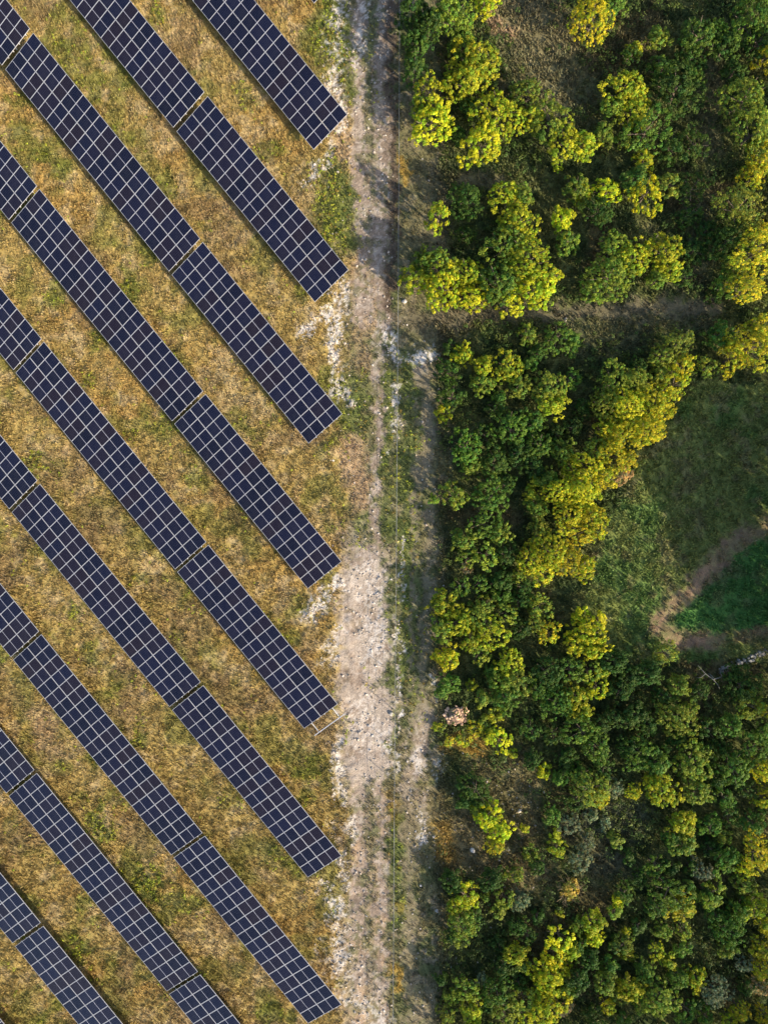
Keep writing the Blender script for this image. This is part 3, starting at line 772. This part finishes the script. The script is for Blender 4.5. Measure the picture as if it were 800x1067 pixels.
TREES = '''
430 15 18 d 1.75;434 45 15 d 1.8;431 74 14 d 1.8;447 28 20 d 1.6;468 18 21 o 1.3;482 45 16 o;497 62 24 y;485 84 22 y;506 4 14 b;450 100 21 y 1.15;452 128 25 b 1.1;438 110 12 o 1.3;500 150 24 b;
517 120 26 y;550 98 18 o;552 122 14 y;575 125 23 o;590 148 20 y;608 150 16 y;581 171 6 y;490 112 12 d;478 140 9 d;
617 18 26 f;640 5 14 g;661 52 9 y;657 58 11 d;686 38 13 o;728 38 22 g;748 30 12 g;720 60 20 d .6;755 48 16 d;650 92 22 y;660 115 18 y;638 112 14 o;705 95 25 d;690 72 15 g;722 80 12 g;675 135 24 g;
628 140 13 o;648 146 9 o;670 168 12 y;722 150 18 d .6;700 155 14 d;783 18 24 g;790 42 18 d;797 58 13 f;775 102 24 e;785 135 24 e;795 162 20 f;765 75 14 d;
457 224 14 y 1.7;485 208 18 d;486 245 10 d;525 205 18 y;543 205 16 o;540 232 20 y;432 292 16 y 1.35;455 275 18 o 1.35;460 300 22 b 1.2;440 272 12 o 1.4;487 285 18 y;490 308 18 b;525 255 22 o;520 295 24 g;
550 270 26 y;555 302 24 b;530 318 16 y;580 286 7 b;585 230 14 b;600 197 16 o;590 252 14 o;632 200 15 b;607 200 12 y;622 220 17 d;673 202 20 b;662 188 16 g;697 190 14 o;640 258 20 o;635 288 26 o;660 268 20 y;618 300 14 o;692 262 18 y;698 280 14 y;684 292 11 o;
720 195 18 d .6;716 225 14 d .6;722 262 16 d .6;712 287 12 d .6;735 240 12 d .6;787 180 15 f;772 217 24 e;758 252 20 d;790 262 24 f;778 300 20 f;757 296 16 g;797 240 10 f;765 275 16 e;745 310 10 d .6;
785 360 24 f;797 340 16 f;765 372 16 f;750 350 16 g;737 382 12 e;707 358 17 e;712 380 14 f;690 372 14 e;703 400 16 f;687 392 14 e;
662 398 18 e;640 400 20 e;632 422 18 e;655 425 22 f;680 420 20 f;672 448 22 f;648 452 20 f;690 430 14 f;632 448 14 f;640 474 18 f;622 468 14 e;
612 488 18 f;630 498 16 f;648 494 13 t;655 478 11 f;600 505 16 f;665 382 12 d;
482 369 12 y;504 382 12 y;502 400 13 o;530 382 17 y;542 402 14 o;572 405 18 o;575 422 16 y;582 352 17 g;596 358 12 g;550 350 12 o;560 368 10 d;552 380 9 g;595 395 12 g;467 385 14 d 1.5;470 362 9 d;470 412 15 d 1.6;462 430 9 y;517 425 12 d;532 445 20 g;555 440 14 g;505 452 13 d;520 415 9 g;
485 465 18 g 1.25;490 486 13 o;515 480 17 d;540 472 14 d;562 465 17 g;555 485 14 d;510 502 14 g;606 425 10 d;598 445 12 d;558 502 8 y;572 500 13 o;586 470 14 o;580 450 10 d;594 485 13 y;
474 518 15 o 1.3;452 520 6 o;510 518 20 g;528 505 12 d;506 545 18 g;520 555 14 o;484 562 14 o;488 582 12 o;506 580 15 o;487 593 7 t;560 528 13 o;552 515 8 y;584 512 18 f;608 515 20 f;594 536 18 f;618 538 16 f;622 552 12 f;606 556 14 f;
562 556 15 e;575 575 20 f;552 585 16 f;592 582 18 f;610 592 14 f;540 600 10 e;566 596 14 f;527 578 14 d;522 606 13 d;545 612 12 d;500 608 10 g;480 612 12 g;
462 630 16 y;478 648 18 y;462 655 15 o;496 645 18 o;512 660 18 y;505 632 14 o;490 668 14 y;528 640 12 o;524 622 9 g;562 632 14 e;558 648 12 e;572 660 12 f;544 626 11 d;545 655 12 d;610 662 18 b;618 676 15 b;598 672 12 y;624 646 9 b;606 640 9 b;
467 685 14 b;456 683 7 b;467 712 13 g;460 722 8 g;491 715 6 y;502 728 9 o;530 692 18 y;540 708 16 o;522 712 14 o;500 682 12 o;527 728 15 g;514 700 10 g;570 702 18 d;560 720 12 g;580 732 18 g;600 728 15 y;622 718 12 b;608 742 11 y;595 698 15 g;615 700 13 o;628 700 8 y;
640 690 16 d;655 705 14 d;648 720 14 d;694 682 13 e;675 702 16 d;707 715 13 o;690 725 12 d;705 748 19 o;718 742 12 e;740 760 14 d;762 757 14 g;775 715 18 d;760 700 10 d;782 737 15 e;797 742 9 f;730 720 12 d;660 745 14 d;640 748 12 d;675 755 12 d;625 755 12 d;795 765 12 g;
515 745 9 y 0.7;520 772 15 b 0.55;512 765 10 y 0.5;535 785 6 y 0.5;497 760 10 f 0.4;507 750 8 o 0.5;484 772 9 f 0.35;457 758 6 y 0.5;468 772 7 f 0.35;567 803 8 b;555 792 11 d;605 808 14 g;590 790 12 d;575 765 12 d;552 760 12 d;495 822 17 d;484 835 9 d;605 762 18 g;622 778 18 g;630 800 12 d;585 812 9 g;
666 785 18 g;684 795 16 g;680 806 9 y;654 778 12 d;722 795 20 o;738 785 12 d;690 824 19 y;660 826 10 f;640 822 12 p;615 822 20 e;626 832 10 f;600 835 12 d;727 824 17 o;765 800 20 g;785 782 17 g;795 803 13 f;752 780 10 d;755 832 13 g;797 832 12 f;778 822 11 d;705 770 10 d;745 812 10 d;
507 852 15 b;522 866 14 b;516 882 11 f;498 842 9 o;547 865 5 y;580 885 11 y;578 872 7 y;605 897 13 p;594 860 12 p;612 878 10 p;552 890 9 o;560 902 10 d;642 878 9 o;655 895 8 d;575 850 11 g;630 860 8 p;615 850 8 p;
710 858 15 y;712 880 15 o;700 872 12 g;720 852 7 f;742 860 13 g;760 850 12 d;785 858 14 g;790 890 18 f;776 905 10 f;757 895 15 g;755 872 8 o;682 902 13 g;732 908 12 p;775 922 14 e;720 905 9 d;665 915 10 d;740 885 9 d;700 905 9 d;
484 935 16 b;474 945 11 y;472 920 14 d;482 967 17 o;470 975 9 d;525 937 12 o;520 950 9 o;512 918 14 d;537 912 10 o;542 940 12 p;506 935 6 o;495 955 8 d;594 930 16 x;584 952 5 y;540 965 11 d;560 955 8 d;
617 962 14 y;620 978 10 b;605 965 9 o;582 978 16 b;576 995 14 b;595 990 12 y;570 1015 17 b;585 1012 12 b;575 1030 12 b;572 1050 20 b;560 1035 10 y;590 1030 12 o;537 995 13 y;545 1005 9 o;602 985 10 g;602 1020 15 d;525 1007 12 d;550 975 10 d;520 985 9 d;
485 1030 15 o;492 1055 14 y;472 1038 11 o;466 1058 12 e;500 1022 8 p;517 1035 17 g;527 1055 15 o;545 1042 14 o;548 1062 10 y;586 1050 11 t;540 1025 9 d;507 1050 8 d;460 1020 8 d;
644 940 7 b;650 932 11 g;640 950 8 o;650 985 12 o;655 995 8 y;653 970 5 y;700 930 20 g;710 945 16 y;685 945 13 g;740 935 16 o;745 955 12 g;690 970 10 o;712 970 10 o;683 990 10 y;712 990 9 g;695 1002 9 y;735 930 9 d;
760 972 17 g;770 950 14 g;757 990 10 o;787 945 15 y;795 962 9 y;796 990 15 f;792 1012 10 f;792 1030 11 t;776 1005 11 p;745 1035 18 p;772 1055 11 f;760 1062 10 y;725 1020 12 y;707 1018 12 g;658 1030 15 y;668 1045 13 o;630 1025 14 o;632 1048 9 f;645 1040 9 o;687 1040 18 o;712 1053 14 g;735 1060 10 g;797 1060 10 f;615 1000 12 d;635 1005 9 g;672 1012 12 g;618 1055 9 d;650 1062 8 g;725 1045 8 d;640 985 8 d;665 965 9 d;780 1030 8 d
'''

ZONES = [  # name, test
    ('in the top thicket beside the fence', lambda x, y: x < 462 and y < 92),
    ('in the clump left of brown clearing', lambda x, y: x < 604 and y < 181),
    ('in the wood right of brown clearing', lambda x, y: x < 744 and y < 181),
    ('on the right edge above golden belt', lambda x, y: x >= 740 and y < 330),
    ('in the fence clump above cross path', lambda x, y: x < 570 and y < 335),
    ('in the central clump above cross path', lambda x, y: y < 335),
    ('at the upper end of golden belt', lambda x, y: (x >= 608 and y < 405)),
    ('in the broad middle of golden belt', lambda x, y: (x >= 610 and y < 510) or (x >= 592 and 480 < y < 510)),
    ('at the lower end of golden belt', lambda x, y: x >= 540 and 505 <= y < 605),
    ('in the wood just below cross path', lambda x, y: y < 435),
    ('in the dark wood left of belt', lambda x, y: y < 510),
    ('in the wood between belt and track', lambda x, y: y < 605 or (y < 628 and x < 530)),
    ('in the trackside clump above stone heap', lambda x, y: x < 535 and y < 695),
    ('in the wood left of meadow path', lambda x, y: x < 632 and y < 760 and x > 540),
    ('close around the pinkish stone heap', lambda x, y: x < 545 and y < 795),
    ('in the dark wood below stone wall', lambda x, y: x >= 600 and y < 775),
    ('in the thin scrub below stone heap', lambda x, y: x < 600 and y < 908),
    ('in the middle of the lower wood', lambda x, y: x < 700 and y < 918),
    ('at the right of the lower wood', lambda x, y: y < 925),
    ('beside the track near the bottom', lambda x, y: x < 555 and y < 1012),
    ('in the bottom corner beside the track', lambda x, y: x < 555),
    ('around the bright yellow bottom clump', lambda x, y: x < 626),
    ('at the bottom middle of wood', lambda x, y: x < 718),
    ('in the bottom right corner', lambda x, y: True)]


def size_word(r):
    return ('tiny', 'bush') if r < 8 else ('small', 'bush') if r < 12 else ('medium', 'shrub') if r < 16.5 else ('large', 'tree') if r < 21.5 else ('broad', 'tree')


T = []
for s in TREES.replace('\n', '').split(';'):
    if not s.strip(): continue
    q_ = s.split(); T.append([float(q_[0]), float(q_[1]), float(q_[2]), q_[3], float(q_[4]) if len(q_) > 4 else 1.0])
keyed = {}
for i, (px, py, r, k_, hm_) in enumerate(T):
    zi = next(j for j, z in enumerate(ZONES) if z[1](px, py))
    keyed.setdefault((zi, k_, size_word(r)), []).append(i)
labels = {}
for (zi, k_, (sw, noun)), ids in keyed.items():
    base = f'{sw} {KIND[k_][0]} {noun}'
    if len(ids) == 1:
        labels[ids[0]] = f'{base} {ZONES[zi][0]}'
        continue
    ex = max(T[i][0] for i in ids) - min(T[i][0] for i in ids); ey = max(T[i][1] for i in ids) - min(T[i][1] for i in ids)
    ax = 0 if ex > ey else 1
    names = (('leftmost', 'rightmost', 'from the left'), ('topmost', 'lowest', 'from the top'))[ax]
    ids = sorted(ids, key=lambda i: T[i][ax])
    for q, i in enumerate(ids):
        if q == 0: w = f'{names[0]} {base}'
        elif q == len(ids) - 1: w = f'{names[1]} {base}'
        else: w = f'{ORD[q]} {base} {names[2]}'
        labels[i] = f'{w} {ZONES[zi][0]}'


def plant(px, py, r, k_, label, group, hmul=1.0):
    look, style, col, hf = KIND[k_]
    rm = r * S * .99
    h = (.75 + 1.22 * rm) * hf * hmul * rnd.uniform(.92, 1.1)
    h = max(h, .5)
    ci = min(range(4), key=lambda i: abs(math.log(CLASSES[i][0] / rm)))
    v = rnd.randrange(CLASSES[ci][2])
    x, y = W(px, py, .62 * h)
    small = r < 16.5
    o = empty('shrub' if small else 'tree', (x, y, float(zat(x, y))), rnd.uniform(0, 6.28))
    tag(o, label, 'shrub' if small else 'tree', group)
    sx = rm / CLASSES[ci][0] * 1.04; sz_ = h / CLASSES[ci][1]
    q2 = rnd.uniform(.86, 1.16); sc_ = (sx * q2, sx / q2, sz_)
    q_ = rnd.uniform(.9, 1.2); col = [c * q_ * 1.22 * rnd.uniform(.94, 1.06) for c in col]
    if k_ == 'x':
        t = link(bpy.data.objects.new('branches', twig_me), o); t.scale = sc_[0] * .55 / .55 * .42, sc_[1] * .42, sc_[2] * .6
        t.scale = (rm / 1.3, rm / 1.3, h / 2.4)
        cr = link(bpy.data.objects.new('crown', PROTO['fine', 0, 1]), o)
        cr.scale = (rm / .55 * .8, rm / .55 * .75, h / 1.45 * .9); cr.location = (.1, -.15, .05); cr.color = (*col, 1)
        return o
    cr = link(bpy.data.objects.new('crown', PROTO[style, ci, v]), o); cr.scale = sc_; cr.color = (*col, 1)
    t = link(bpy.data.objects.new('trunk', TRK[ci, v]), o); t.scale = sc_
    return o


for i, (px, py, r, k_, hm_) in enumerate(T):
    small = r < 16.5
    plant(px, py, r, k_, labels[i], 'shrubs of the wood' if small else 'trees of the wood', hm_)

# the tall wood goes on beyond the right and bottom edges and shades the meadow
for (px, py, r, hm) in [(835, 455, 26, 1.7), (860, 500, 32, 2.0), (850, 545, 30, 2.0), (842, 590, 32, 2.1), (872, 570, 32, 2.1), (840, 632, 32, 2.1), (868, 615, 32, 2.1), (838, 672, 30, 1.9), (870, 660, 32, 2.0), (880, 530, 32, 2.1),
                        (836, 712, 28, 1.7), (865, 705, 32, 1.9), (832, 755, 26, 1.5), (834, 60, 26, 1.3), (836, 130, 28, 1.3), (832, 215, 22, 1.2), (838, 870, 26, 1.3), (836, 960, 26, 1.3), (834, 1040, 26, 1.3),
                        (500, 1095, 24, 1.2), (625, 1098, 26, 1.2), (690, 1100, 26, 1.3), (760, 1100, 28, 1.3), (820, 1100, 28, 1.3)]:
    plant(px + (26 if px > 830 and 440 < py < 720 else 4), py, r, 'd', 'tall dark green tree standing beyond the edge of the photographed wood', 'wood beyond the edge of the photo', hm)


# ------------------------------------------------------------------ stones, wall, fallen branch
def stone_me(s, seed, m, name='stone'):
    import bmesh
    bm = bmesh.new(); bmesh.ops.create_icosphere(bm, subdivisions=2, radius=1)
    r = np.random.RandomState(seed)
    pl = r.normal(size=(9, 3)); pl /= np.linalg.norm(pl, axis=1)[:, None]; dd = r.uniform(.62, .95, 9)
    for v in bm.verts:
        p = np.array(v.co)
        for a, d in zip(pl, dd):
            e = p @ a - d
            if e > 0: p = p - a * e
        v.co = p * np.array(s)
    me = bpy.data.meshes.new(name); bm.to_mesh(me); bm.free(); me.materials.append(m)
    return me


st_protos = [stone_me((rnd.uniform(.16, .26), rnd.uniform(.10, .16), rnd.uniform(.08, .13)), 40 + i, M_heap) for i in range(6)]
hx, hy = W(475, 745)
for i in range(52):
    a = rnd.uniform(0, 6.28); q = math.sqrt(rnd.random()) * 1.05
    o = link(bpy.data.objects.new('stone', st_protos[i % 6]))
    zz = max(0, .62 * (1 - (q / 1.15) ** 1.3)) * rnd.uniform(.75, 1)
    x_, y_ = hx + q * math.cos(a), hy + q * math.sin(a) * .95
    o.location = (x_, y_, float(zat(x_, y_)) + .07 + zz)
    o.rotation_euler = (rnd.uniform(-.6, .6), rnd.uniform(-.6, .6), rnd.uniform(0, 6.28))
    sc_ = rnd.uniform(.7, 1.15); o.scale = (sc_,) * 3
    tag(o, 'pale pinkish stone lying in the sunlit heap beside the track', 'stone', 'stones piled in a heap beside the track')
# a solid core of earth keeps the heap from being hollow
core = stone_me((1.0, .95, .55), 99, plain('heap_earth', (.20, .13, .09), .95, 0, .3, 5), 'earth_mound')
o = link(bpy.data.objects.new('earth_mound', core)); o.location = (hx, hy, float(zat(hx, hy)) + .02)
tag(o, 'low brown earth mound under the pinkish stone heap', 'mound')

for (px, py, s, lab) in [(421, 314, .27, 'pale grey boulder at the foot of the yellow trees beside the fence'), (589, 333, .20, 'pale stone on the grassy cross path above the dark wood'),
                         (541, 845, .26, 'whitish stone in the thin grey scrub right of the lit bush'), (492, 886, .28, 'whitish stone in the dry grass below the lit yellow bush'),
                         (408, 744, .26, 'small white stone by the fence next to the white gravel'), (455, 949, .24, 'white stone in the shade beside the right-hand track near the bottom'),
                         (366, 421, .28, 'largest white stone on the grassy verge below the third row of panels')]:
    x_, y_ = W(px, py)
    o = link(bpy.data.objects.new('boulder', stone_me((s, s * .75, s * .6), int(px), M_stone, 'boulder')))
    o.location = (x_, y_, float(zat(x_, y_)) + s * .25); o.rotation_euler = (0, 0, px)
    tag(o, lab, 'stone')

# tumbled dry stone wall in the shade under the meadow: one wall of many stones
wp = [(748, 698), (757, 694), (768, 690), (780, 686), (792, 681), (806, 673), (830, 662)]
base = W(768, 690)
V, F = [], []
n0 = 0
r2 = np.random.RandomState(8)
for (a, b_) in zip(wp[:-1], wp[1:]):
    for t in np.linspace(0, 1, 5):
        for q in range(3):
            p = W(a[0] + (b_[0] - a[0]) * t + r2.uniform(-3, 3), a[1] + (b_[1] - a[1]) * t + r2.uniform(-3, 3))
            s = .05 + .13 * r2.rand() ** 1.6
            vv = cube * (1 + r2.uniform(-.3, .3, (8, 3))) * s * np.array((1.2, .9, .8))
            an = r2.uniform(0, 6.28); c_, s_ = math.cos(an), math.sin(an)
            vv = np.stack([vv[:, 0] * c_ - vv[:, 1] * s_ + p[0] - base[0], vv[:, 0] * s_ + vv[:, 1] * c_ + p[1] - base[1], vv[:, 2] + r2.uniform(.02, .16)], -1)
            V.append(vv); F.append(cf + n0); n0 += 8
wl = link(bpy.data.objects.new('stone_wall', mesh_np('stone_wall', np.concatenate(V), np.concatenate(F), M_wall)))
wl.location = (base[0], base[1], float(zat(*base)))
tag(wl, 'tumbled pale dry stone wall along the bottom of the dark meadow', 'wall')

bx_, by_ = W(738, 702)
b = MB()
b.tube([(-1.3, .9, .9), (-.7, .2, 1.0), (-.1, -.25, 1.1), (.6, -.1, 1.0), (.95, .5, .8)], [.015, .03, .04, .03, .015])
b.tube([(-.1, -.25, 1.1), (.3, -.7, 1.1), (.5, -1.1, 1.0)], [.03, .02, .01])
b.tube([(-.7, .2, 1.0), (-1.1, -.1, 1.05), (-1.5, -.15, 1.0)], [.025, .018, .008])
b.tube([(.0, -.2, 1.05), (.05, -.1, .5), (.0, .0, -.1)], [.06, .06, .07])
o = b.build('dead_branch', M_pale, None, True); o.location = (bx_, by_, float(zat(bx_, by_)))
tag(o, 'pale bare curved dead branch below the left end of the stone wall', 'branch')

# ------------------------------------------------------------------ light and camera
EL, AZ = 24.0, -39.0                     # elevation; direction to the sun in the ground plane (degrees from +X)
sd = np.array((math.cos(R(AZ)) * math.cos(R(EL)), math.sin(R(AZ)) * math.cos(R(EL)), math.sin(R(EL))))
sun = bpy.data.lights.new('sun', 'SUN'); sun.energy = 5.0; sun.angle = R(.6); sun.color = (1.0, .86, .64)
so = link(bpy.data.objects.new('sun', sun))
import mathutils
so.rotation_euler = mathutils.Vector(sd).to_track_quat('Z', 'Y').to_euler()
so.location = (30, -25, 40)
w = bpy.data.worlds.new('World'); scene.world = w; w.use_nodes = True
nt = w.node_tree
sky = nt.nodes.new('ShaderNodeTexSky'); sky.sky_type = 'NISHITA'; sky.sun_disc = False
sky.sun_elevation = R(EL); sky.sun_rotation = math.atan2(sd[0], sd[1])
sky.air_density = 1.0; sky.dust_density = 2.0; sky.ozone_density = 1.0
nt.links.new(sky.outputs[0], nt.nodes['Background'].inputs[0])
nt.nodes['Background'].inputs[1].default_value = .15

cam = bpy.data.cameras.new('camera'); co = link(bpy.data.objects.new('camera', cam))
co.location = (0, 0, H); co.rotation_euler = (0, 0, 0)
cam.sensor_fit = 'VERTICAL'; cam.sensor_height = 24
cam.lens = 12.0 / (44.0 / H)
cam.clip_end = 3000
scene.camera = co
vs = scene.view_settings
vs.view_transform = 'Standard'; vs.look = 'None'; vs.exposure = 1.0; vs.gamma = 1; vs.use_curve_mapping = False
